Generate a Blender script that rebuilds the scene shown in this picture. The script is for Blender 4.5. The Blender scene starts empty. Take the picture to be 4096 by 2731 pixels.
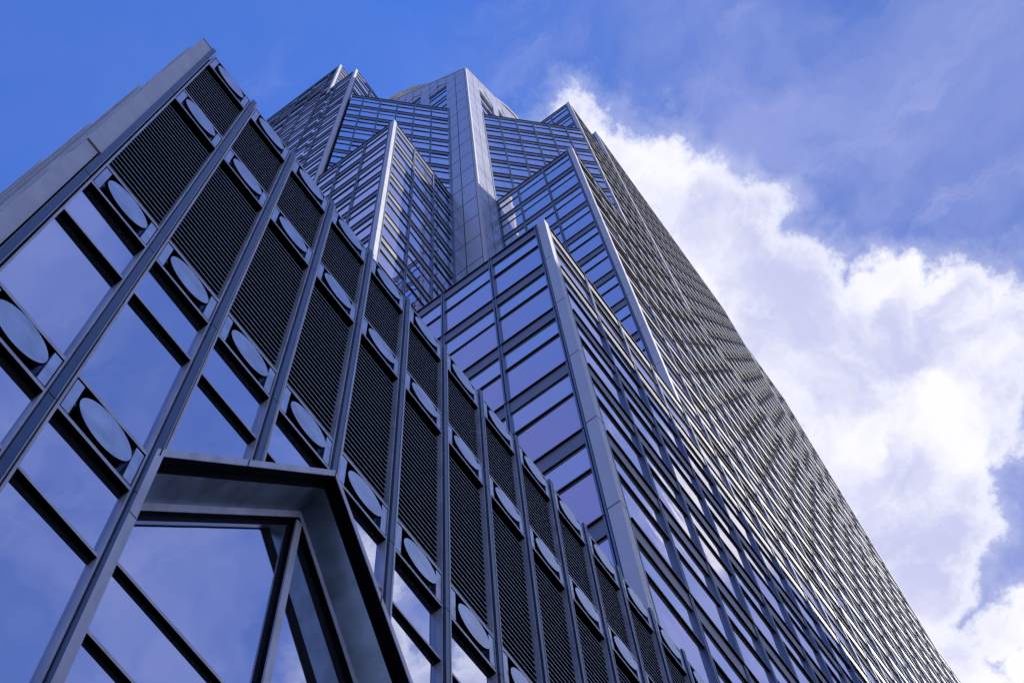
import bpy, math, random
from mathutils import Matrix, Vector
random.seed(7)
sc = bpy.context.scene
COL = sc.collection
H0 = 1.6                      # eye height of the camera above the ground

# ------------------------------------------------------------------ materials
def new_mat(name):
    m = bpy.data.materials.new(name); m.use_nodes = True
    nt = m.node_tree; b = nt.nodes['Principled BSDF']
    return m, nt, b

def metal(name, col, metallic=0.35, rough=0.42, var=0.12, scale=0.6, bump=0.0, streak=False):
    m, nt, b = new_mat(name)
    geo = nt.nodes.new('ShaderNodeNewGeometry')
    mp = nt.nodes.new('ShaderNodeMapping')
    mp.inputs['Scale'].default_value = (scale, scale, scale * (0.25 if streak else 1))
    nt.links.new(geo.outputs['Position'], mp.inputs['Vector'])
    n = nt.nodes.new('ShaderNodeTexNoise'); n.inputs['Scale'].default_value = 1.0
    n.inputs['Detail'].default_value = 6; n.inputs['Roughness'].default_value = 0.6
    nt.links.new(mp.outputs[0], n.inputs['Vector'])
    r = nt.nodes.new('ShaderNodeValToRGB')
    r.color_ramp.elements[0].position = 0.3; r.color_ramp.elements[1].position = 0.7
    r.color_ramp.elements[0].color = tuple(c * (1 - var) for c in col) + (1,)
    r.color_ramp.elements[1].color = tuple(min(1, c * (1 + var)) for c in col) + (1,)
    nt.links.new(n.outputs['Fac'], r.inputs['Fac'])
    nt.links.new(r.outputs['Color'], b.inputs['Base Color'])
    b.inputs['Metallic'].default_value = metallic
    mr = nt.nodes.new('ShaderNodeMapRange')
    mr.inputs['To Min'].default_value = rough - 0.07; mr.inputs['To Max'].default_value = rough + 0.1
    nt.links.new(n.outputs['Fac'], mr.inputs['Value'])
    nt.links.new(mr.outputs[0], b.inputs['Roughness'])
    return m

def glass(name, col, rough=0.012, wave=0.035, scale=0.45, met=0.74):
    m, nt, b = new_mat(name)
    geo = nt.nodes.new('ShaderNodeNewGeometry')
    n = nt.nodes.new('ShaderNodeTexNoise'); n.inputs['Scale'].default_value = scale
    n.inputs['Detail'].default_value = 1.5
    nt.links.new(geo.outputs['Position'], n.inputs['Vector'])
    bp = nt.nodes.new('ShaderNodeBump'); bp.inputs['Strength'].default_value = wave
    bp.inputs['Distance'].default_value = 0.5
    nt.links.new(n.outputs['Fac'], bp.inputs['Height'])
    nt.links.new(bp.outputs['Normal'], b.inputs['Normal'])
    # faint pane to pane difference in the coating and a little dust
    n2 = nt.nodes.new('ShaderNodeTexNoise'); n2.inputs['Scale'].default_value = 0.12
    n2.inputs['Detail'].default_value = 5
    nt.links.new(geo.outputs['Position'], n2.inputs['Vector'])
    mx = nt.nodes.new('ShaderNodeMixRGB'); mx.blend_type = 'MIX'
    mx.inputs[1].default_value = tuple(c * 0.9 for c in col) + (1,)
    mx.inputs[2].default_value = tuple(min(1, c * 1.08) for c in col) + (1,)
    nt.links.new(n2.outputs['Fac'], mx.inputs[0])
    nt.links.new(mx.outputs[0], b.inputs['Base Color'])
    b.inputs['Metallic'].default_value = met
    b.inputs['Roughness'].default_value = rough
    return m

M = {}
M['fascia'] = metal('brushed_grey_metal', (0.34, 0.325, 0.32), 0.85, 0.50, 0.12, 0.5)
M['mullion'] = metal('mullion_metal', (0.25, 0.28, 0.33), 0.75, 0.46, 0.12, 0.7)
M['pale'] = metal('pale_panel', (0.80, 0.77, 0.74), 0.15, 0.42, 0.06, 0.4)
M['crown'] = metal('satin_crown_panel', (0.68, 0.66, 0.67), 0.45, 0.30, 0.04, 0.10)
M['dark'] = metal('black_gaps_and_shade', (0.004, 0.004, 0.005), 0.0, 0.8, 0.1)  # near-black for gaps and cores, also shade painted on undersides and in recesses
M['dark'].node_tree.nodes['Principled BSDF'].inputs['Specular IOR Level'].default_value = 0.1
M['roof'] = metal('roof_gravel', (0.2, 0.2, 0.2), 0.0, 0.9, 0.2)
M['stone'] = metal('weathered_pale_cladding', (0.84, 0.81, 0.80), 0.1, 0.5, 0.12, 1.3)
M['trim'] = metal('weathered_trim', (0.72, 0.69, 0.70), 0.3, 0.42, 0.24, 3.0, streak=True)
M['slat'] = metal('slat_metal', (0.62, 0.66, 0.64), 0.3, 0.45, 0.1)
M['disc'] = metal('enamel_disc', (0.52, 0.60, 0.70), 0.75, 0.36, 0.26, 2.6)
M['blue'] = metal('blue_grey_metal', (0.045, 0.085, 0.15), 0.75, 0.34, 0.3, 1.5)
M['soffit'] = metal('blue_soffit_metal', (0.38, 0.46, 0.54), 0.6, 0.30, 0.35, 1.6)
M['vision'] = glass('vision_glass', (0.84, 0.74, 0.80), met=0.82)
M['strip'] = glass('spandrel_glass', (0.86, 0.86, 0.92))
M['podglass'] = glass('podium_glass', (0.58, 0.62, 0.76), wave=0.004, scale=0.6, met=0.95)

# ------------------------------------------------------------------ mesh kit
class Frame:
    """wall frame: a along the wall, d outwards, z up"""
    def __init__(s, o, t, n): s.o, s.t, s.n = o, t, n
    def p(s, a, d, z):
        return (s.o[0] + s.t[0]*a + s.n[0]*d, s.o[1] + s.t[1]*a + s.n[1]*d, z + H0)

class MB:
    def __init__(s): s.v = []; s.f = []; s.m = []; s.mats = []
    def mi(s, k):
        if k not in s.mats: s.mats.append(k)
        return s.mats.index(k)
    def face(s, pts, k):
        i = len(s.v); s.v += pts; s.f.append(tuple(range(i, i+len(pts)))); s.m.append(s.mi(k))
    def prism(s, F, poly, d0, d1, k, bottom=None):
        """convex polygon (a,z) counter-clockwise seen from outside, from depth d0 to d1 (outer)"""
        n = len(poly)
        fr = [F.p(a, d1, z) for a, z in poly]; bk = [F.p(a, d0, z) for a, z in poly]
        s.face(fr, k); s.face(bk[::-1], k)
        for i in range(n):
            j = (i+1) % n
            (a0, z0), (a1, z1) = poly[i], poly[j]
            kk = bottom if (bottom and abs(z1-z0) < 0.3*abs(a1-a0) and (z0+z1)/2 <= min(z for _, z in poly)+1e-4) else k  # undersides of ledges can take the painted shade colour
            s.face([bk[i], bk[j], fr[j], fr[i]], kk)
    def box(s, F, a0, a1, d0, d1, z0, z1, k, bottom=None):
        s.prism(F, [(a0, z0), (a1, z0), (a1, z1), (a0, z1)], d0, d1, k, bottom)
    def solid(s, poly, z0, z1, k, top=None):
        n = len(poly); ks = z1 if isinstance(z1, (list, tuple)) else [z1]*n
        lo = [(x, y, z0+H0) for x, y in poly]; hi = [(x, y, ks[i]+H0) for i, (x, y) in enumerate(poly)]
        s.face(lo[::-1], k); s.face(hi, top or k)
        for i in range(n):
            j = (i+1) % n; s.face([lo[i], lo[j], hi[j], hi[i]], k)
    def build(s, name, parent=None):
        if not s.v: return None
        me = bpy.data.meshes.new(name); me.from_pydata(s.v, [], s.f)
        for k in s.mats: me.materials.append(M[k])
        me.polygons.foreach_set('material_index', s.m); me.update()
        o = bpy.data.objects.new(name, me); COL.objects.link(o)
        if parent: o.parent = parent
        return o

def root(name, label, cat, loc=(0, 0, 0)):
    o = bpy.data.objects.new(name, None); COL.objects.link(o); o.location = loc
    o['label'] = label; o['category'] = cat
    return o
ROOT_INV = {}

# ------------------------------------------------------------------ camera
up = Vector((-0.04123859, -0.28973279, 0.95621874))
h1 = Vector((0.58832302, 0.76649131, 0.25761812))
h2 = Vector((-0.80757377, 0.57318931, 0.13884745))
right = Vector((h1[0], h2[0], up[0])); down = Vector((h1[1], h2[1], up[1])); fwd = Vector((h1[2], h2[2], up[2]))
cam = bpy.data.cameras.new('camera'); co = bpy.data.objects.new('camera', cam); COL.objects.link(co)
co.matrix_world = Matrix(((right[0], -down[0], -fwd[0], 0), (right[1], -down[1], -fwd[1], 0),
                          (right[2], -down[2], -fwd[2], H0), (0, 0, 0, 1)))
cam.sensor_width = 36; FPX = 6696.89; cam.lens = FPX/4096*36
cam.clip_start = 0.1; cam.clip_end = 6000
sc.camera = co
def project(p):
    q = Vector(p) - Vector((0, 0, H0)); z = q.dot(fwd)
    if z <= 0: return None
    return 2048 + FPX*q.dot(right)/z, 1365.5 + FPX*q.dot(down)/z

# ------------------------------------------------------------------ ground
def plain(name, size, z, mat):
    me = bpy.data.meshes.new(name); s = size
    me.from_pydata([(-s, -s, z), (s, -s, z), (s, s, z), (-s, s, z)], [], [(0, 1, 2, 3)])
    me.materials.append(mat); o = bpy.data.objects.new(name, me); COL.objects.link(o); o['kind'] = 'structure'
    return o
M['asphalt'] = metal('asphalt', (0.035, 0.035, 0.037), 0.0, 0.9, 0.25, 1.5)
M['paving'] = metal('paving', (0.06, 0.06, 0.062), 0.0, 0.85, 0.25, 2.0)
plain('ground', 4000, 0.0, M['asphalt'])
pb = MB(); F0 = Frame((0, 0), (1, 0), (0, -1))
pb.box(F0, -40, 160, -30, 3.0, 0.004-H0, 0.13-H0, 'paving')
pv = pb.build('pavement'); pv['kind'] = 'structure'

# ------------------------------------------------------------------ the tower
P = 8.04
tower = root('office_tower', 'tall stepped office tower of blue mirror glass with pale corner columns', 'skyscraper', (60, 40, 0))
def child(o, parent):
    """parent while keeping world coordinates of the mesh data"""
    o.parent = parent
    if parent.type == 'EMPTY': o.matrix_parent_inverse = Matrix.Translation(-Vector(parent.location))
    return o
panes = []     # (wing key, material, 4 points)
wings = {}
def wing(key, bm):
    o = bm.build('wing'); child(o, tower); wings[key] = o; return o

G = 0.16       # glass sits this far behind the nominal wall plane
def facade(bm, key, F, a0, a1, ztop, zbot, mulls, mull_w=0.26, top_cap=True):
    """fascias, transoms and panes; returns mullion positions used"""
    edges = [a0] + [m for m in mulls if a0+0.3 < m < a1-0.3] + [a1]
    k = 0
    while True:
        T = ztop - P*k
        if T - 0.3 < zbot: break
        zb = max(T-1.33, zbot)
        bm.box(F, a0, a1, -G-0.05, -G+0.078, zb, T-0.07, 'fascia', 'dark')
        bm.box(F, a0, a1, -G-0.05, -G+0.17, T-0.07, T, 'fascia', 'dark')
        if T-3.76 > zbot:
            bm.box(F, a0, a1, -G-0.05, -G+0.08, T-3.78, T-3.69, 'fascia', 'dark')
        for i in range(len(edges)-1):
            e0, e1 = edges[i], edges[i+1]
            for z1, z0, mt in ((T-1.33, T-3.69, 'strip'), (T-3.78, T-P, 'vision')):
                z0 = max(z0, zbot)
                if z1 - z0 < 0.2: continue
                j = [random.uniform(-0.014, 0.014) for _ in range(3)]
                q = [F.p(e0, -G+j[0], z0), F.p(e1, -G+j[1], z0), F.p(e1, -G+j[1]+j[2], z1), F.p(e0, -G+j[0]+j[2], z1)]
                panes.append((key, mt, q))
        k += 1
    return edges[1:-1]

def mullions(key, F, ms, z0, z1, w=0.22):
    for m in ms:
        b = MB()
        b.box(F, m-w/2, m-w/2+0.08, -G-0.04, -G+0.13, z0, z1+0.06, 'mullion')
        b.box(F, m+w/2-0.08, m+w/2, -G-0.04, -G+0.13, z0, z1+0.06, 'mullion')
        b.box(F, m-w/2+0.08, m+w/2-0.08, -G-0.04, -G+0.06, z0, z1+0.02, 'dark')
        o = b.build('mullion', wings[key])

def corner_column(key, X, Y, z0, z1, sx=0.36, sy=0.45):
    """pale L shaped corner column with a joint at each storey, twin ribs either side"""
    b = MB(); FL = Frame((X, Y), (0, 1), (-1, 0)); FR = Frame((X, Y), (1, 0), (0, -1))
    k = 0; z = z1 + 0.12
    first = True
    while z > z0:
        zb = z1 - 7.98 - P*k if True else 0
        zb = max(zb, z0)
        b.solid([(X-0.03, Y-0.03), (X+sx, Y-0.03), (X+sx, Y+sy), (X-0.03, Y+sy)], zb+0.05, z, 'pale')
        z = zb - 0.05; k += 1
        if zb <= z0: break
    b.solid([(X+0.02, Y+0.02), (X+sx+0.28, Y+0.06), (X+sx+0.28, Y+sy+0.2), (X+0.06, Y+sy+0.2)], z0, z1, 'dark')
    for F, s in ((FL, sy), (FR, sx)):
        for r in (0.05, 0.17):
            b.box(F, s+r, s+r+0.07, -0.16, -0.02, z0, z1+0.05, 'mullion')
    o = b.build('corner_column', wings[key]); return o

# storey heights fixed from the roofs of the wings
ZF, ZN, ZD, ZB, ZA = 88.8, 168.0, 224.0, 249.4, 276.4
YR = 7.42
XL = 19.38
gridR = [20.15 + 3.17*k for k in range(1, 60)]
FL_ = lambda x, y: Frame((x, y), (0, 1), (-1, 0))
FR_ = lambda x, y: Frame((x, y), (1, 0), (0, -1))
CI = 0.235       # core inset

# lowest wing (F) and the long right wall below its roof
b = MB()
b.solid([(XL+CI, YR+CI), (150, YR+CI), (150, 60), (XL+CI, 60)], -H0, ZF-0.1, 'dark', 'roof')
F = FR_(0, YR); mr = facade(b, 'low', F, XL+0.62, 150, ZF, 6, gridR)
FLf = FL_(XL, 0); ml = facade(b, 'low', FLf, YR+0.62, 20.4, ZF, 6, [11.13, 14.33, 17.53])
wing('low', b)
mullions('low', F, mr, 0, ZF); mullions('low', FLf, ml, 0, ZF)
corner_column('low', XL, YR+0.03, 0, ZF)
# left middle wing (N)
YN = 20.2
b = MB()
b.solid([(XL+CI, YN+CI), (28.9, YN+CI), (28.9, 30.2), (XL+CI, 30.2)], ZF-0.1, ZN-0.1, 'dark', 'roof')
Fn = FR_(0, YN); m1 = facade(b, 'north', Fn, XL+0.62, 28.86, ZN, ZF, [22.95, 26.1])
Fl = FL_(XL, 0); m2 = facade(b, 'north', Fl, YN+0.62, 29.9, ZN, 0, [23.87, 27.1])
wing('north', b)
mullions('north', Fn, m1, ZF, ZN); mullions('north', Fl, m2+[29.9], 0, ZN)
corner_column('north', XL, YN, ZF-20, ZN)
# right middle wing (E)
XE = 32.2
b = MB()
b.solid([(XE+CI, YR+CI), (104, YR+CI), (104, 30), (XE+CI, 30)], ZF-0.1, ZN-0.1, 'dark', 'roof')
Fe = FL_(XE, 0); m1 = facade(b, 'east', Fe, YR+0.62, 16.85, ZN, ZF, [11.1, 14.3])
m2 = facade(b, 'east', F, XE+0.62, 150, ZN, ZF+0.0, gridR)
b.solid([(104, YR+CI), (150, YR+CI), (150, 60), (104, 60)], ZF-0.1, ZN-0.1, 'dark', 'roof')
wing('east', b)
mullions('east', Fe, m1, ZF, ZN); mullions('east', F, m2, ZF+0.1, ZN)
corner_column('east', XE, YR, ZF-0.2, ZN)
# diagonal wings either side of the prism (D)
SD = 49.08; r2 = math.sqrt(.5)
def diag(key, xa, xb, ms):
    Fd = Frame((xa, SD-xa), (r2, -r2), (-r2, -r2)); L = (xb-xa)/r2
    b = MB(); mm = facade(b, key, Fd, 0, L, ZD, ZN-8, [(m-xa)/r2 for m in ms])
    c = CI*1.0
    b.solid([(xa+c, SD-xa+c*.6), (xb+c, SD-xb+c*.6), (xb+14, SD-xb+14), (xa+14, SD-xa+14)], ZN-8, ZD-0.1, 'dark', 'roof')
    wing(key, b); mullions(key, Fd, mm, ZN-8, ZD, 0.2)
diag('diag_left', 19.75, 28.9, [20.9, 22.5, 24.1, 25.7, 27.3])
diag('diag_right', 32.2, 41.55, [33.75, 35.35, 36.95, 38.55, 40.15])
# edge strips of the diagonals where they meet the prism
# upper left wings (B, A)
YB, YA = 29.9, 34.75
b = MB()
b.solid([(XL+CI, YB+CI), (28.5, YB+CI), (28.5, 60), (XL+CI, 60)], -H0, ZB-0.1, 'dark', 'roof')
Fb = FR_(0, YB); m1 = facade(b, 'upper_left', Fb, XL+0.62, 28.5, ZB, ZD, [23.0, 26.2])
m2 = facade(b, 'upper_left', FLf, YB+0.62, YA, ZB, 0, [33.65])
wing('upper_left', b)
mullions('upper_left', Fb, m1, ZD, ZB); mullions('upper_left', FLf, m2, 0, ZB)
corner_column('upper_left', XL, YB, ZN-20, ZB)
b = MB()
b.solid([(XL+CI, YA+CI), (28.5, YA+CI), (28.5, 100), (XL+CI, 100)], -H0, ZA-0.1, 'dark', 'roof')
Fa = FR_(0, YA); m1 = facade(b, 'top_left', Fa, XL+0.62, 28.5, ZA, ZB-8, [23.0, 26.2])
m2 = facade(b, 'top_left', FLf, YA+0.0, 100, ZA, 0, [36.9+3.25*k for k in range(20)])
wing('top_left', b)
mullions('top_left', Fa, m1, ZB-8, ZA); mullions('top_left', FLf, m2, 0, ZA)
corner_column('top_left', XL, YA, ZB-4, ZA)
# upper right wings (C, C2 and the far steps)
XC, XC2 = 42.02, 53.3
b = MB()
b.solid([(XC+CI, YR+CI), (XC2+1, YR+CI), (XC2+1, 22), (XC+CI, 22)], ZN-0.2, ZB-0.1, 'dark', 'roof')
Fc = FL_(XC, 0); m1 = facade(b, 'upper_right', Fc, YR+0.62, 22, ZB, ZD-8, [10.84, 14.0, 17.2])
m2 = facade(b, 'upper_right', F, XC+0.62, XC2, ZB, ZN, gridR)
wing('upper_right', b)
mullions('upper_right', Fc, m1, ZD-8, ZB); mullions('upper_right', F, m2, ZN+0.1, ZB)
corner_column('upper_right', XC, YR, ZN-0.3, ZB)
b = MB()
b.solid([(XC2+CI, YR+CI), (92-CI, YR+CI), (92-CI, 30), (XC2+CI, 30)], ZN-0.2, ZA-0.1, 'dark', 'roof')
Fc2 = FL_(XC2, 0); m1 = facade(b, 'top_right', Fc2, YR+0.62, 22, ZA, ZB-8, [10.84, 14.0, 17.2])
m2 = facade(b, 'top_right', F, XC2+0.62, 92, ZA, ZN, gridR)
wing('top_right', b)
mullions('top_right', Fc2, m1, ZB-8, ZA); mullions('top_right', F, m2, ZN+0.1, ZA)
corner_column('top_right', XC2, YR, ZN-0.3, ZA)
b = MB()
b.solid([(91, YR+CI), (104-CI, YR+CI), (104-CI, 30), (91, 30)], ZN-0.2, 255.9, 'dark', 'roof')
m2 = facade(b, 'far', F, 92, 103.8, 256.0, ZN, gridR)
m3 = []
b.box(F, 91.9, 92.3, -0.6, 0.0, ZN, ZA+0.1, 'pale'); b.box(F, 103.7, 104.1, -0.6, 0.0, ZN, 256.1, 'pale')
wing('far', b); mullions('far', F, m2, ZN+0.1, 256.0)

# ---- the prism with its gabled crown
XP, YP, ZP = 28.9, 16.85, 249.8
SL = 1.69
b = MB()
XM, YM = 47.0, 35.0
b.solid([(XP+0.9, YP+0.9), (XM, YP+0.9), (XM, YM), (XP+0.9, YM)], ZF-0.1, ZP-1.0, 'dark', 'roof')
b.solid([(XP+0.3, YP+0.3), (XM, YP+0.3), (XM, YP+0.9), (XP+0.3, YP+0.9)], ZF-0.1, [ZP-0.2, ZP-0.2+SL*(XM-XP), ZP-0.2+SL*(XM-XP), ZP-0.2], 'dark', 'roof')
b.solid([(XP+0.3, YP+0.91), (XP+0.9, YP+0.91), (XP+0.9, YM), (XP+0.3, YM)], ZF-0.1, [ZP-0.2, ZP-0.2, ZP-0.2+SL*(YM-YP), ZP-0.2+SL*(YM-YP)], 'dark', 'roof')
prism_bm = b
J0 = 247.4
def clip(poly, a, b_, c):
    """keep a*x+b*z+c >= 0"""
    out = []
    n = len(poly)
    for i in range(n):
        p, q = poly[i], poly[(i+1) % n]
        dp = a*p[0]+b_*p[1]+c; dq = a*q[0]+b_*q[1]+c
        if dp >= 0: out.append(p)
        if (dp >= 0) != (dq >= 0):
            t = dp/(dp-dq); out.append((p[0]+(q[0]-p[0])*t, p[1]+(q[1]-p[1])*t))
    return out if len(out) >= 3 else None
def crown_face(F, cols, windows, key, limit):
    """F measured from the ridge (a=0); cols = edges of the panel columns"""
    b = prism_bm
    for i in range(len(cols)-1):
        c0, c1 = cols[i]+0.05, cols[i+1]-0.05
        mid = (c0+c1)/2
        ztop = ZP + SL*c1 + 0.5
        win = next((w for w in windows if w[0] <= mid <= w[1]), None)
        k = -int((ztop-J0)/P) - 1
        while True:
            hi = J0 - P*k - 0.15; lo = J0 - P*(k+1) + 0.15
            k += 1
            if hi < ZF: break
            if mid > limit and hi < ZD-9: break
            lo = max(lo, ZF)
            poly = [(c0, lo), (c1, lo), (c1, hi), (c0, hi)]
            poly = clip(poly, SL, -1, ZP)            # below the sloping parapet
            if not poly: continue
            if win:
                w0, w1, zt = win; wm = (w0+w1)/2; s = 3.1/1.45
                if mid < wm: rect = clip(poly, -s, 1, -(zt+1.6) + s*w0)
                else: rect = clip(poly, s, 1, -(zt+1.6) - s*w1)
                if rect: b.prism(F, rect, -0.25, 0.0, 'crown')
                # infill of the little gable, set back
                if mid < wm: g = clip(poly, s, -1, (zt+1.5) - s*w0)
                else: g = clip(poly, -s, -1, (zt+1.5) + s*w1)
                if g: g = clip(g, 0, 1, -zt-0.3)
                if g: b.prism(F, g, -0.28, -0.1, 'crown', 'dark')
            else:
                b.prism(F, poly, -0.25, 0.0, 'crown')
    for w0, w1, zt in windows:
        T = zt
        while T > ZD-4:
            b.box(F, w0+0.05, w1-0.05, -0.28, -0.16, T-1.1, T-0.3, 'fascia', 'dark')
            b.box(F, w0+0.05, w1-0.05, -0.28, -0.15, T-3.8, T-3.7, 'fascia', 'dark')
            for z1, z0, mt in ((T-1.1, T-3.7, 'strip'), (T-3.8, T-P-0.3+0.3, 'vision')):
                panes.append((key, mt, [F.p(w0, -0.24, z0), F.p(w1, -0.24, z0), F.p(w1, -0.24, z1), F.p(w0, -0.24, z1)]))
            T -= P
FPL = Frame((XP, YP), (0, 1), (-1, 0)); FPR = Frame((XP, YP), (1, 0), (0, -1))
colsL = [0.28, 1.97, 3.6, 5.15, 6.65, 8.4, 9.98, 11.45, 13.0, 14.6, 16.2, 18.0]
crown_face(FPL, colsL, [(3.6, 6.65, 247.4), (8.4, 11.45, 255.44), (13.0, 16.2, 263.5)], 'prism', 3.4)
colsR = [0.28, 1.68, 3.35, 5.1, 6.75, 8.4, 9.98, 11.45, 13.0, 14.6, 16.2, 18.0]
crown_face(FPR, colsR, [(3.6, 6.75, 247.4), (8.4, 11.45, 255.44), (13.0, 16.2, 263.5)], 'prism', 3.4)
# corner trim of the ridge, coping along the slopes, strips beside the diagonals
b.solid([(XP-0.04, YP-0.04), (XP+0.24, YP-0.04), (XP+0.24, YP+0.24), (XP-0.04, YP+0.24)], ZF, ZP+0.35, 'pale')
for F_ in (FPL, FPR):
    b.prism(F_, [(0.24, ZP+0.05+SL*.24), (18.1, ZP+0.05+SL*18.1), (18.1, ZP+0.4+SL*18.1), (0.24, ZP+0.4+SL*.24)], -0.5, 0.08, 'pale')
    b.box(F_, 3.1, 3.34, -0.3, 0.05, ZF, ZD, 'mullion')
wing('prism', b)

# ---- panes: the 100 that show largest as objects of their own, the rest as one part
def area(q):
    pr = [project(p) for p in q]
    if any(p is None for p in pr): return 0
    cx = sum(p[0] for p in pr)/4; cy = sum(p[1] for p in pr)/4
    if not (0 < cx < 4096 and 0 < cy < 2731): return 0
    c = sum((Vector(p) for p in q), Vector())/4; z = c.z - H0; u, v = c.x/z, c.y/z
    if v > 0.18 and u > 0.01: return 0                     # behind the low block
    if u+v > 0.2195 and c.x > 19.6 and c.y > 20.3 and v > 0.121: return 0
    return abs(sum(pr[i][0]*pr[(i+1) % 4][1]-pr[(i+1) % 4][0]*pr[i][1] for i in range(4)))/2
rank = {}
for mt in ('vision', 'strip'):
    idx = [i for i, p in enumerate(panes) if p[1] == mt]
    idx.sort(key=lambda i: -area(panes[i][2]))
    rank[mt] = set(idx[:100]); 
rest = {'vision': MB(), 'strip': MB()}
for i, (key, mt, q) in enumerate(panes):
    if i in rank[mt]:
        o = MB(); o.face(q, mt); o.build('window' if mt == 'vision' else 'spandrel_pane', wings[key])
    else:
        rest[mt].face(q, mt)
for mt, nm in (('vision', 'window'), ('strip', 'spandrel_pane')):
    o = rest[mt].build(nm); child(o, tower); o['kind'] = 'stuff'
    o['label'] = 'remaining small mirror glass panes of the tower, high up and far along the grazing right wall'

# ---- ring on the crown
def ring(bm, cx, cy, r0, r1, z0, z1, k, n=96):
    for i in range(n):
        a, c = 2*math.pi*i/n, 2*math.pi*(i+1)/n
        P_ = lambda r, t, z: (cx+r*math.cos(t), cy+r*math.sin(t), z+H0)
        bm.face([P_(r1, a, z0), P_(r1, c, z0), P_(r1, c, z1), P_(r1, a, z1)], k)
        bm.face([P_(r0, a, z1), P_(r0, c, z1), P_(r0, c, z0), P_(r0, a, z0)], k)
        bm.face([P_(r0, a, z0), P_(r0, c, z0), P_(r1, c, z0), P_(r1, a, z0)], k)
        bm.face([P_(r1, a, z1), P_(r1, c, z1), P_(r0, c, z1), P_(r0, a, z1)], k)
RC = (44.5, 32.5)
b = MB(); ring(b, *RC, 14.7, 15.9, 276.0, 277.6, 'pale'); child(b.build('crown_ring'), tower)
b = MB(); ring(b, *RC, 14.4, 15.4, 270.4, 271.8, 'pale'); child(b.build('crown_ring'), tower)
for i in range(24):
    a = 2*math.pi*i/24+0.1; cx, cy = RC[0]+15.0*math.cos(a), RC[1]+15.0*math.sin(a)
    b = MB(); e = 0.22
    b.solid([(cx-e, cy-e), (cx+e, cy-e), (cx+e, cy+e), (cx-e, cy+e)], 271.0, 276.4, 'pale')
    child(b.build('ring_post'), tower)

# ------------------------------------------------------------------ office slab across the street (shades the lower storeys)
nb = root('office_slab', 'plain office slab across the street, outside the picture, with ribbon windows', 'building', (107, -102, 0))
b = MB(); b.solid([(55, -130), (190, -130), (190, -102), (55, -102)], -H0, 187, 'pale', 'roof')
child(b.build('wall'), nb)
FNB = Frame((55, -102), (1, 0), (0, 1))
for k in range(45):
    b = MB(); b.box(FNB, 1.5, 133.5, 0.002, 0.05, 3+4.1*k, 5.2+4.1*k, 'strip'); child(b.build('window_band'), nb)

# ------------------------------------------------------------------ low block in front
podium = root('low_block', 'dark low block in front with black louvres, pale discs and a gabled portal', 'building', (5, 7.1, 0))
def pod(bm, name): return child(bm.build(name), podium)
DP = 7.1
FP = Frame((0, DP), (1, 0), (0, -1))
XEND = 27.4
PIT = 1.48; C0 = 0.785
NB = 18
ctr = [C0 + PIT*k for k in range(NB+1)]
ROWS = [(37.78, 39.05), (32.78, 34.0), (24.58, 25.90), (17.83, 19.05), (11.0, 12.2), (4.4, 5.6)]
GA = (6.715, 24.72); GS = 1.81; GX0, GX1 = 3.71, 9.72; GZ = GA[1]-GS*(GA[0]-GX0)
def cut(poly, inset=0.0):
    """drop what lies inside the portal; returns list of convex polygons"""
    xs = [p[0] for p in poly]; out = []
    zs = [p[1] for p in poly]
    if max(xs) <= GX0 or min(xs) >= GX1 or min(zs) > GA[1]: return [poly]
    parts = [clip(poly, -1, 0, GX0)]
    mid = clip(poly, 1, 0, -GX0); mid = mid and clip(mid, -1, 0, GX1)
    parts.append(clip(poly, 1, 0, -GX1))
    if mid:
        l = clip(mid, -1, 0, GA[0]); r = clip(mid, 1, 0, -GA[0])
        if l: parts.append(clip(l, -GS, 1, -GZ + GS*GX0))
        if r: parts.append(clip(r, GS, 1, -GZ - GS*GX1))
    return [p for p in parts if p]
def cprism(bm, a0, a1, z0, z1, d0, d1, k, bottom=None):
    for p in cut([(a0, z0), (a1, z0), (a1, z1), (a0, z1)]):
        bm.prism(FP, p, d0, d1, k, bottom)

# body behind the skin
b = MB()
b.solid([(0.62, 7.32), (XL-0.1, 7.32), (XL-0.1, 20), (0.62, 20)], 25.2, 38.6, 'dark', 'roof')
b.solid([(0.62, 7.32), (3.6, 7.32), (3.6, 20), (0.62, 20)], -H0, 25.2, 'dark')
b.solid([(9.85, 7.32), (XL-0.1, 7.32), (XL-0.1, 20), (9.85, 20)], -H0, 25.2, 'dark')
b.solid([(3.6, 9.2), (9.85, 9.2), (9.85, 20), (3.6, 20)], -H0, 25.2, 'dark')
b.box(FP, XL-0.1, XEND, -0.27, -0.22, -H0, 38.6, 'dark')
body = pod(b, 'wall'); body['label'] = 'dark inner wall behind the frames'
# frame rails, one pair to each row of discs
for (zb, zt) in ROWS:
    for z0, z1 in ((zb, zb+0.09), (zt-0.10, zt)):
        for bays in ((range(NB),) if z0 > 24.8 else (range(4 if z0 > 24 else 2), range(4, NB) if z0 > 24 else range(6, NB))):
            b = MB()
            for k in bays:
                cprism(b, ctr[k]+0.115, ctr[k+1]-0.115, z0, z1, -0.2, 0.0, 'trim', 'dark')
            pod(b, 'frame_rail')
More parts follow.
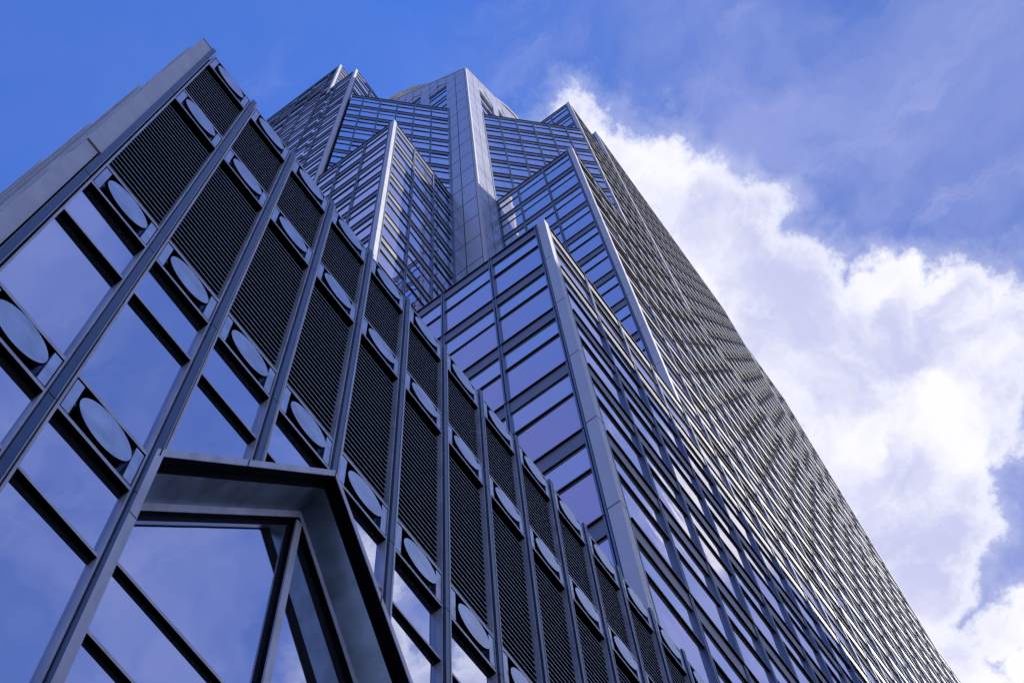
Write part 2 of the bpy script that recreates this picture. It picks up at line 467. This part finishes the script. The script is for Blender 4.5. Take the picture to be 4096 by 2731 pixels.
# mullions
for k in range(NB+1):
    c = ctr[k]; b = MB(); zt = 39.05
    z = zt; segs = []
    joints = [zt+0.15] + [r[0]-0.02 for r in ROWS] + [-H0]
    for i in range(len(joints)-1):
        z1, z0 = joints[i]-(0.015 if i else 0), joints[i+1]+0.015
        cprism(b, c-0.075, c+0.03, z0, z1, -0.2, 0.05, 'blue')
        cprism(b, c+0.03, c+0.042, z0, z1, -0.2, 0.06, 'slat')
    cprism(b, c-0.115, c-0.085, -H0, zt, -0.2, 0.0, 'trim')
    cprism(b, c+0.042, c+0.085, -H0, zt-0.05, -0.26, -0.16, 'dark')
    cprism(b, c+0.085, c+0.12, -H0, zt+0.2, -0.2, 0.015, 'trim')
    pod(b, 'mullion')
# rows of discs
def disc_panel(k, zb, zt):
    x0, x1 = ctr[k]+0.12, ctr[k+1]-0.115; xm = (x0+x1)/2; z0, z1 = zb+0.09, zt-0.10; zm = (z0+z1)/2
    b = MB()
    b.box(FP, x0, x1, -0.26, -0.22, z0, z1, 'dark')
    # arm behind the disc: a shallow half round
    n = 8; R = 0.36
    for i in range(n):
        t0, t1 = math.pi*i/n, math.pi*(i+1)/n
        za, zc = zm - R*math.cos(t0), zm - R*math.cos(t1)
        da, dc = -0.21+0.13*math.sin(t0), -0.21+0.13*math.sin(t1)
        b.face([FP.p(x0, da, za), FP.p(x1, da, za), FP.p(x1, dc, zc), FP.p(x0, dc, zc)], 'blue')
    o = pod(b, 'disc_panel')
    for xa, xb in ((x0+0.02, x0+0.15), (x1-0.15, x1-0.02)):
        b = MB(); b.box(FP, xa, xb, -0.2, -0.005, z0+0.05, z1-0.05, 'disc'); t = b.build('end_plate', o)
    b = MB(); n = 48; r = 0.445; rz = min(0.43, (z1-z0)/2-0.09)
    poly = [(xm + r*math.cos(2*math.pi*i/n), zm + rz*math.sin(2*math.pi*i/n)) for i in range(n)]
    fr = [FP.p(a, 0.03, z) for a, z in poly]; bk = [FP.p(a, -0.035, z) for a, z in poly]
    b.face(fr, 'disc')
    for i in range(n):
        j = (i+1) % n; b.face([bk[i], bk[j], fr[j], fr[i]], 'dark')
    b.face(bk[::-1], 'dark')
    b.build('disc', o)
for ri, (zb, zt) in enumerate(ROWS[:4]):
    for k in range(NB):
        if ri == 3 and 1 < k < 6: continue
        if ri == 3 and k > 9: continue
        if ri == 2 and k > 16: continue
        disc_panel(k, zb, zt)
# louvre panels
def louvre(k, z0, z1):
    x0, x1 = ctr[k]+0.12, ctr[k+1]-0.115; b = MB()
    b.box(FP, x0, x1, -0.21, -0.17, z0, z1, 'dark')
    n = int((z1-z0-0.1)/0.2265)
    for i in range(n):
        z = z0 + 0.13 + i*0.2265
        if z > z1-0.08: break
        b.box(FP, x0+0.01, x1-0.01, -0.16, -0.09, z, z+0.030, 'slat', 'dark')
    pod(b, 'louvre_panel')
for k in range(NB):
    louvre(k, 34.0, 37.78); louvre(k, 25.90, 32.78)
# glazing rows
def glaze(k, z0, z1):
    x0, x1 = ctr[k]+0.11, ctr[k+1]-0.11
    for p in cut([(x0, z0), (x1, z0), (x1, z1), (x0, z1)]):
        if len(p) >= 3:
            tx, tz = random.uniform(-.014, .014), random.uniform(-.005, .005); b = MB(); b.face([FP.p(a, -0.10+tx*(a-x0)+tz*(z-z0), z) for a, z in p], 'podglass'); pod(b, 'window')
def transom(z, bays=range(NB)):
    b = MB()
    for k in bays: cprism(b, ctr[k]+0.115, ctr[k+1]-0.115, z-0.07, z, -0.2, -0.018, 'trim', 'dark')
    pod(b, 'transom')
for k in range(14):
    glaze(k, 22.84, 24.58); glaze(k, 19.05, 22.77)
for k in range(10):
    glaze(k, 16.09, 17.83); glaze(k, 12.2, 16.02)
    glaze(k, 5.6, 11.0)
transom(22.84, range(4)); transom(22.84, range(4, NB))
transom(16.09, range(2)); transom(16.09, range(6, NB)); transom(8.4, range(2)); transom(8.4, range(6, NB))

# corner pilaster on the left and the side wall seen edge on
b = MB()
b.box(FP, 0.40, 0.72, -0.9, 0.03, 25.9+0.012, 39.0, 'stone')
b.box(FP, 0.405, 0.73, -0.9, 0.0, -H0, 25.9-0.012, 'stone')
b.box(FP, 0.42, 0.70, -0.88, -0.02, 25.85, 25.95, 'dark')
b.box(FP, 0.40, 0.72, -0.9, 0.04, 39.0, 39.05, 'fascia')
pod(b, 'corner_pilaster')
b = MB()
b.box(FP, 0.75, 0.79, -0.3, -0.06, -H0, 38.95, 'blue')
pod(b, 'joint_strip')
FS = Frame((0.43, DP), (0, 1), (-1, 0))
for i in range(8):
    y0 = 0.34 + 1.47*i - (0.0 if i else 0.0)
    b = MB()
    b.box(FS, y0, y0+0.22, -0.3, 0.07, -H0, 39.0, 'stone')
    b.box(FS, y0+0.30, y0+1.2, -0.3, -0.01, -H0, 39.0, 'stone')
    b.box(FS, y0+0.22, y0+0.30, -0.3, -0.04, -H0, 38.9, 'dark')
    pod(b, 'side_fin')

# ---- the gabled portal
def gable_band(bm, F, off0, off1, d0, d1, k, ax=GA[0], az=GA[1], gx0=GX0, gx1=GX1, legs=True, zlow=-H0, bottom=None):
    """band between the outlines inset by off0 and off1 (perpendicular)"""
    c = math.hypot(1, GS)
    def outline(o):
        top = az - o*c; x0 = gx0+o; x1 = gx1-o
        return (x0, top-GS*(ax-x0)), (ax, top), (x1, top-GS*(x1-ax))
    A, B, C_ = outline(off0); a, b_, c_ = outline(off1)
    bm.prism(F, [a, b_, B, A], d0, d1, k)
    bm.prism(F, [b_, c_, C_, B], d0, d1, k)
    if legs:
        bm.prism(F, [(A[0], zlow), (a[0], zlow), a, A], d0, d1, k)
        bm.prism(F, [(c_[0], zlow), (C_[0], zlow), C_, c_], d0, d1, k)
def reveal(bm, off, d0, d1, k, zlow=-H0, off2=None):
    c = math.hypot(1, GS)
    def line(o):
        top = GA[1]-o*c; x0 = GX0+o; x1 = GX1-o
        return [(x0, zlow), (x0, top-GS*(GA[0]-x0)), (GA[0], top), (x1, top-GS*(x1-GA[0])), (x1, zlow)]
    A = line(off); B = line(off if off2 is None else off2)
    for i in range(4):
        bm.face([FP.p(A[i][0], d1, A[i][1]), FP.p(A[i+1][0], d1, A[i+1][1]), FP.p(B[i+1][0], d0, B[i+1][1]), FP.p(B[i][0], d0, B[i][1])], k)
b = MB(); gable_band(b, FP, 0.0, 0.115, -0.24, 0.05, 'trim'); 
sm = lambda x, off0=0.0: (x, GA[1]-off0*math.hypot(1, GS)-GS*abs(x-GA[0]))
for xs in (GX0+0.06, GX0+1.35, GA[0], GA[0]+1.3, GA[0]+2.2):
    w_ = 0.009; p0 = sm(xs-w_, 0.115); p1 = sm(xs+w_, 0.115); q1 = sm(xs+w_); q0 = sm(xs-w_)
    b.prism(FP, [p0, p1, q1, q0], 0.05, 0.0525, 'dark')
for zz in (17.3, 13.1, 8.9, 4.7): b.box(FP, GX0, GX0+0.115, 0.05, 0.0525, zz, zz+0.02, 'dark')
pod(b, 'portal_frame')['label'] = 'weathered pale outer frame of the gabled portal'
b = MB(); gable_band(b, FP, 0.115, 0.22, -0.24, -0.16, 'dark'); reveal(b, 0.118, -0.24, 0.04, 'dark')  # black recess, plus a black sheet as painted shade under the outer frame
reveal(b, 0.22, -0.60, -0.16, 'soffit', off2=0.36); pod(b, 'portal_reveal')
b = MB(); gable_band(b, FP, 0.355, 0.47, -0.74, -0.585, 'trim'); pod(b, 'portal_frame')['label'] = 'weathered pale inner frame, deeper in the portal'
b = MB(); reveal(b, 0.473, -0.72, -0.595, 'dark'); gable_band(b, FP, 0.10, 0.50, -1.0, -0.75, 'dark'); pod(b, 'portal_shade_lining')  # black sheet paints the shade under the inner frame
# inner glazing
FG = Frame((0, DP), (1, 0), (0, -1))
c_ = math.hypot(1, GS); o_ = 0.46
x0, x1, zt = GX0+o_, GX1-o_, GA[1]-o_*c_
for (xa, xb) in ((x0, GA[0]-0.05), (GA[0]+0.07, x1)):
    lv = [26, 17.75, 16.05, 12.2, 8.0, -H0]
    for i in range(len(lv)-1):
        z1, z0 = lv[i]-0.09, lv[i+1]
        poly = [(xa, z0), (xb, z0), (xb, z1), (xa, z1)]
        poly = clip(poly, GS, -1, zt-GS*GA[0]) if xa < GA[0] else clip(poly, -GS, -1, zt+GS*GA[0])
        if poly:
            b = MB(); b.face([FP.p(a, -0.70, z) for a, z in poly], 'podglass'); pod(b, 'portal_window')
for z in (17.75, 16.05, 12.2, 8.0):
    b = MB()
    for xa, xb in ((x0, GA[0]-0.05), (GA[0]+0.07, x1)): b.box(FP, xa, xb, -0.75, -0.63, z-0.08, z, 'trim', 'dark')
    pod(b, 'portal_transom')
b = MB(); b.box(FP, GA[0]-0.05, GA[0]+0.07, -0.74, -0.61, -H0, zt-0.2, 'dark'); b.box(FP, GA[0]-0.05, GA[0]+0.07, -0.61, -0.575, -H0, zt-0.2, 'trim'); pod(b, 'portal_mullion')

# ------------------------------------------------------------------ world: sky with clouds
w = bpy.data.worlds.new('World'); sc.world = w; w.use_nodes = True
nt = w.node_tree; nt.nodes.clear(); N = nt.nodes; L = nt.links
sun_dir = Vector((0.8, -1.0, 0.98)).normalized()
elev = math.asin(sun_dir.z); azim = math.atan2(sun_dir.x, sun_dir.y)
def val(x):
    return x
def math_(op, a, b_=None, clamp=False):
    n = N.new('ShaderNodeMath'); n.operation = op; n.use_clamp = clamp
    for i, x in enumerate((a, b_)):
        if x is None: continue
        if isinstance(x, (int, float)): n.inputs[i].default_value = x
        else: L.new(x, n.inputs[i])
    return n.outputs[0]
def vmath(op, a, b_=None, out=0):
    n = N.new('ShaderNodeVectorMath'); n.operation = op
    for i, x in enumerate((a, b_)):
        if x is None: continue
        if isinstance(x, tuple): n.inputs[i].default_value = x
        else: L.new(x, n.inputs[i])
    return n.outputs[out]
def noise(vec, scale, detail=6, rough=0.55, out='Fac', dist=0.0):
    n = N.new('ShaderNodeTexNoise'); n.inputs['Scale'].default_value = scale
    n.inputs['Detail'].default_value = detail; n.inputs['Roughness'].default_value = rough
    n.inputs['Distortion'].default_value = dist
    L.new(vec, n.inputs['Vector']); return n.outputs[out]
def sstep(x, lo, hi):
    n = N.new('ShaderNodeMapRange'); n.interpolation_type = 'SMOOTHSTEP'
    n.inputs['From Min'].default_value = lo; n.inputs['From Max'].default_value = hi
    L.new(x, n.inputs['Value']); return n.outputs[0]
def mix(f, a, b_):
    n = N.new('ShaderNodeMixRGB')
    if isinstance(f, float): n.inputs[0].default_value = f
    else: L.new(f, n.inputs[0])
    for i, x in ((1, a), (2, b_)):
        if isinstance(x, tuple): n.inputs[i].default_value = x + (1,)
        else: L.new(x, n.inputs[i])
    return n.outputs[0]
tc = N.new('ShaderNodeTexCoord'); d = vmath('NORMALIZE', tc.outputs['Generated'])
sx = N.new('ShaderNodeSeparateXYZ'); L.new(d, sx.inputs[0])
zc = math_('MAXIMUM', sx.outputs[2], 0.06)
uu = math_('DIVIDE', sx.outputs[0], zc); vv = math_('DIVIDE', sx.outputs[1], zc)
cb = N.new('ShaderNodeCombineXYZ'); L.new(uu, cb.inputs[0]); L.new(vv, cb.inputs[1]); uv = cb.outputs[0]
# warp
wn = noise(uv, 22, 8, 0.62, 'Color'); wv = vmath('SUBTRACT', wn, (0.5, 0.5, 0.5))
sc_ = N.new('ShaderNodeVectorMath'); sc_.operation = 'SCALE'; L.new(wv, sc_.inputs[0]); sc_.inputs['Scale'].default_value = 0.055
uvw = vmath('ADD', uv, sc_.outputs[0])
sep = N.new('ShaderNodeSeparateXYZ'); L.new(uvw, sep.inputs[0])
cb2 = N.new('ShaderNodeCombineXYZ'); L.new(sep.outputs[0], cb2.inputs[0]); L.new(sep.outputs[1], cb2.inputs[1]); uvw = cb2.outputs[0]
BL = [(.178, .034, .016), (.203, .032, .026), (.235, .022, .038), (.275, .012, .045), (.31, .0, .047), (.338, -.012, .040),
      (.37, .0, .055), (.395, -.055, .042), (.425, -.088, .045), (.455, -.065, .048), (.485, -.040, .048), (.515, -.015, .046),
      (.54, .0, .045), (.57, .03, .04), (.61, .06, .04), (.43, -.02, .06), (.655, .035, .03), (.445, -.105, .035), (.47, -.082, .038), (.50, -.06, .035), (.63, .05, .04), (.47, .015, .055), (.52, .035, .045), (.635, -.005, .028), (.665, .005, .03),
      (.40, -.36, .045), (.345, -.315, .032), (.385, -.335, .030), (.45, -.33, .045), (.475, -.40, .06), (.52, -.36, .05), (.60, -.30, .06)]
f = None
for x, y, r in BL:
    ds = vmath('DISTANCE', uvw, (x, y, 0.0), out=1)
    g = math_('SUBTRACT', r, ds)
    f = g if f is None else math_('MAXIMUM', f, g)
n1 = noise(uv, 30, 10, 0.66)
n1s = math_('MULTIPLY', math_('SUBTRACT', n1, 0.5), 0.056)
ff = math_('ADD', f, n1s)
mask = sstep(ff, -0.006, 0.013)
soft = sstep(ff, -0.020, 0.006)
mask = math_('MAXIMUM', mask, math_('MULTIPLY', soft, 0.25))
sky = N.new('ShaderNodeTexSky'); sky.sky_type = 'NISHITA'; sky.sun_disc = False
sky.sun_elevation = elev; sky.sun_rotation = azim; sky.air_density = 1.0; sky.dust_density = 0.6; sky.ozone_density = 2.0
skyc = mix(1.0, sky.outputs[0], (1, 1, 1)); skyc.node.blend_type = 'MULTIPLY'
L.new(mix(sstep(sx.outputs[2], 0.25, 0.75), (1.1, 1.1, 1.35), (0.76, 1.50, 3.15)), skyc.node.inputs[2])
# the sky brightens towards the sun; the picture's processing holds it back
gg = math_('MAXIMUM', math_('ADD', math_('MULTIPLY', uu, 1.7), math_('MULTIPLY', vv, -1.9)), 0.0)
dv = math_('DIVIDE', 1.0, math_('ADD', math_('MULTIPLY', math_('MINIMUM', gg, 2.0), 0.85), 1.0))
dm = N.new('ShaderNodeVectorMath'); dm.operation = 'SCALE'; L.new(skyc, dm.inputs[0]); L.new(dv, dm.inputs['Scale']); skyc = dm.outputs[0]
# thin high veil, stronger away from the upper left
veil = noise(uvw, 5.5, 6, 0.55, dist=0.6)
g1 = math_('ADD', math_('MULTIPLY', uu, 2.0), math_('MULTIPLY', vv, -2.2))
vf = math_('MULTIPLY', sstep(veil, 0.22, 0.72), math_('ADD', math_('MULTIPLY', math_('MINIMUM', math_('MAXIMUM', math_('ADD', math_('MULTIPLY', g1, 1.5), 0.12), 0.0), 1.0), 0.50), 0.10))
col = mix(vf, skyc, (4.6, 5.0, 8.7))
ul = math_('ADD', math_('MULTIPLY', uu, -1.0), math_('MULTIPLY', vv, 2.0))
vl = math_('MULTIPLY', math_('MULTIPLY', sstep(ul, 0.36, 0.75), sstep(math_('MULTIPLY', uu, -1.0), 0.10, 0.2)), math_('ADD', math_('MULTIPLY', sstep(veil, 0.25, 0.75), 0.3), 0.25))
col = mix(vl, col, (2.2, 2.2, 5.6))
vb = math_('MULTIPLY', sstep(math_('MULTIPLY', uu, -1.0), 0.045, 0.085), math_('MULTIPLY', sstep(vv, 0.09, 0.13), sstep(math_('MULTIPLY', vv, -1.0), -0.225, -0.19)))
col = mix(math_('MULTIPLY', math_('MULTIPLY', vb, sstep(uu, -0.22, -0.16)), 0.28), col, (4.6, 5.0, 8.6))
# thin wisps
wm = N.new('ShaderNodeMapping'); wm.inputs['Scale'].default_value = (1.0, 0.35, 1.0); wm.inputs['Rotation'].default_value = (0, 0, 0.9); L.new(uvw, wm.inputs['Vector'])
ws = sstep(noise(wm.outputs[0], 26, 8, 0.6, dist=0.8), 0.50, 0.78)
ws = math_('MULTIPLY', ws, math_('MULTIPLY', sstep(uu, 0.0, 0.08), 0.20))
col = mix(ws, col, (6.2, 6.4, 9.8))
# cloud body: bright rims and lilac-grey hollows
sh = noise(uvw, 10, 7, 0.55, dist=0.3); depth = sstep(ff, -0.002, 0.028)
shade = math_('MULTIPLY', sstep(sh, 0.36, 0.62), depth)
cc = mix(shade, (9.9, 9.9, 10.9), (6.0, 6.2, 8.9))
col = mix(mask, col, cc)
bg = N.new('ShaderNodeBackground'); L.new(col, bg.inputs[0]); bg.inputs['Strength'].default_value = 0.1
out = N.new('ShaderNodeOutputWorld'); L.new(bg.outputs[0], out.inputs[0])

sl = bpy.data.lights.new('sun', 'SUN'); sl.energy = 5.0; sl.angle = math.radians(0.5); sl.color = (1.0, 0.97, 0.93)
so = bpy.data.objects.new('sun', sl); COL.objects.link(so)
so.rotation_euler = sun_dir.to_track_quat('Z', 'Y').to_euler()

sc.render.engine = 'CYCLES'
sc.cycles.max_bounces = 8; sc.cycles.glossy_bounces = 6; sc.cycles.diffuse_bounces = 3
sc.view_settings.view_transform = 'Standard'; sc.view_settings.look = 'None'
sc.view_settings.exposure = 0.0; sc.view_settings.gamma = 1.0
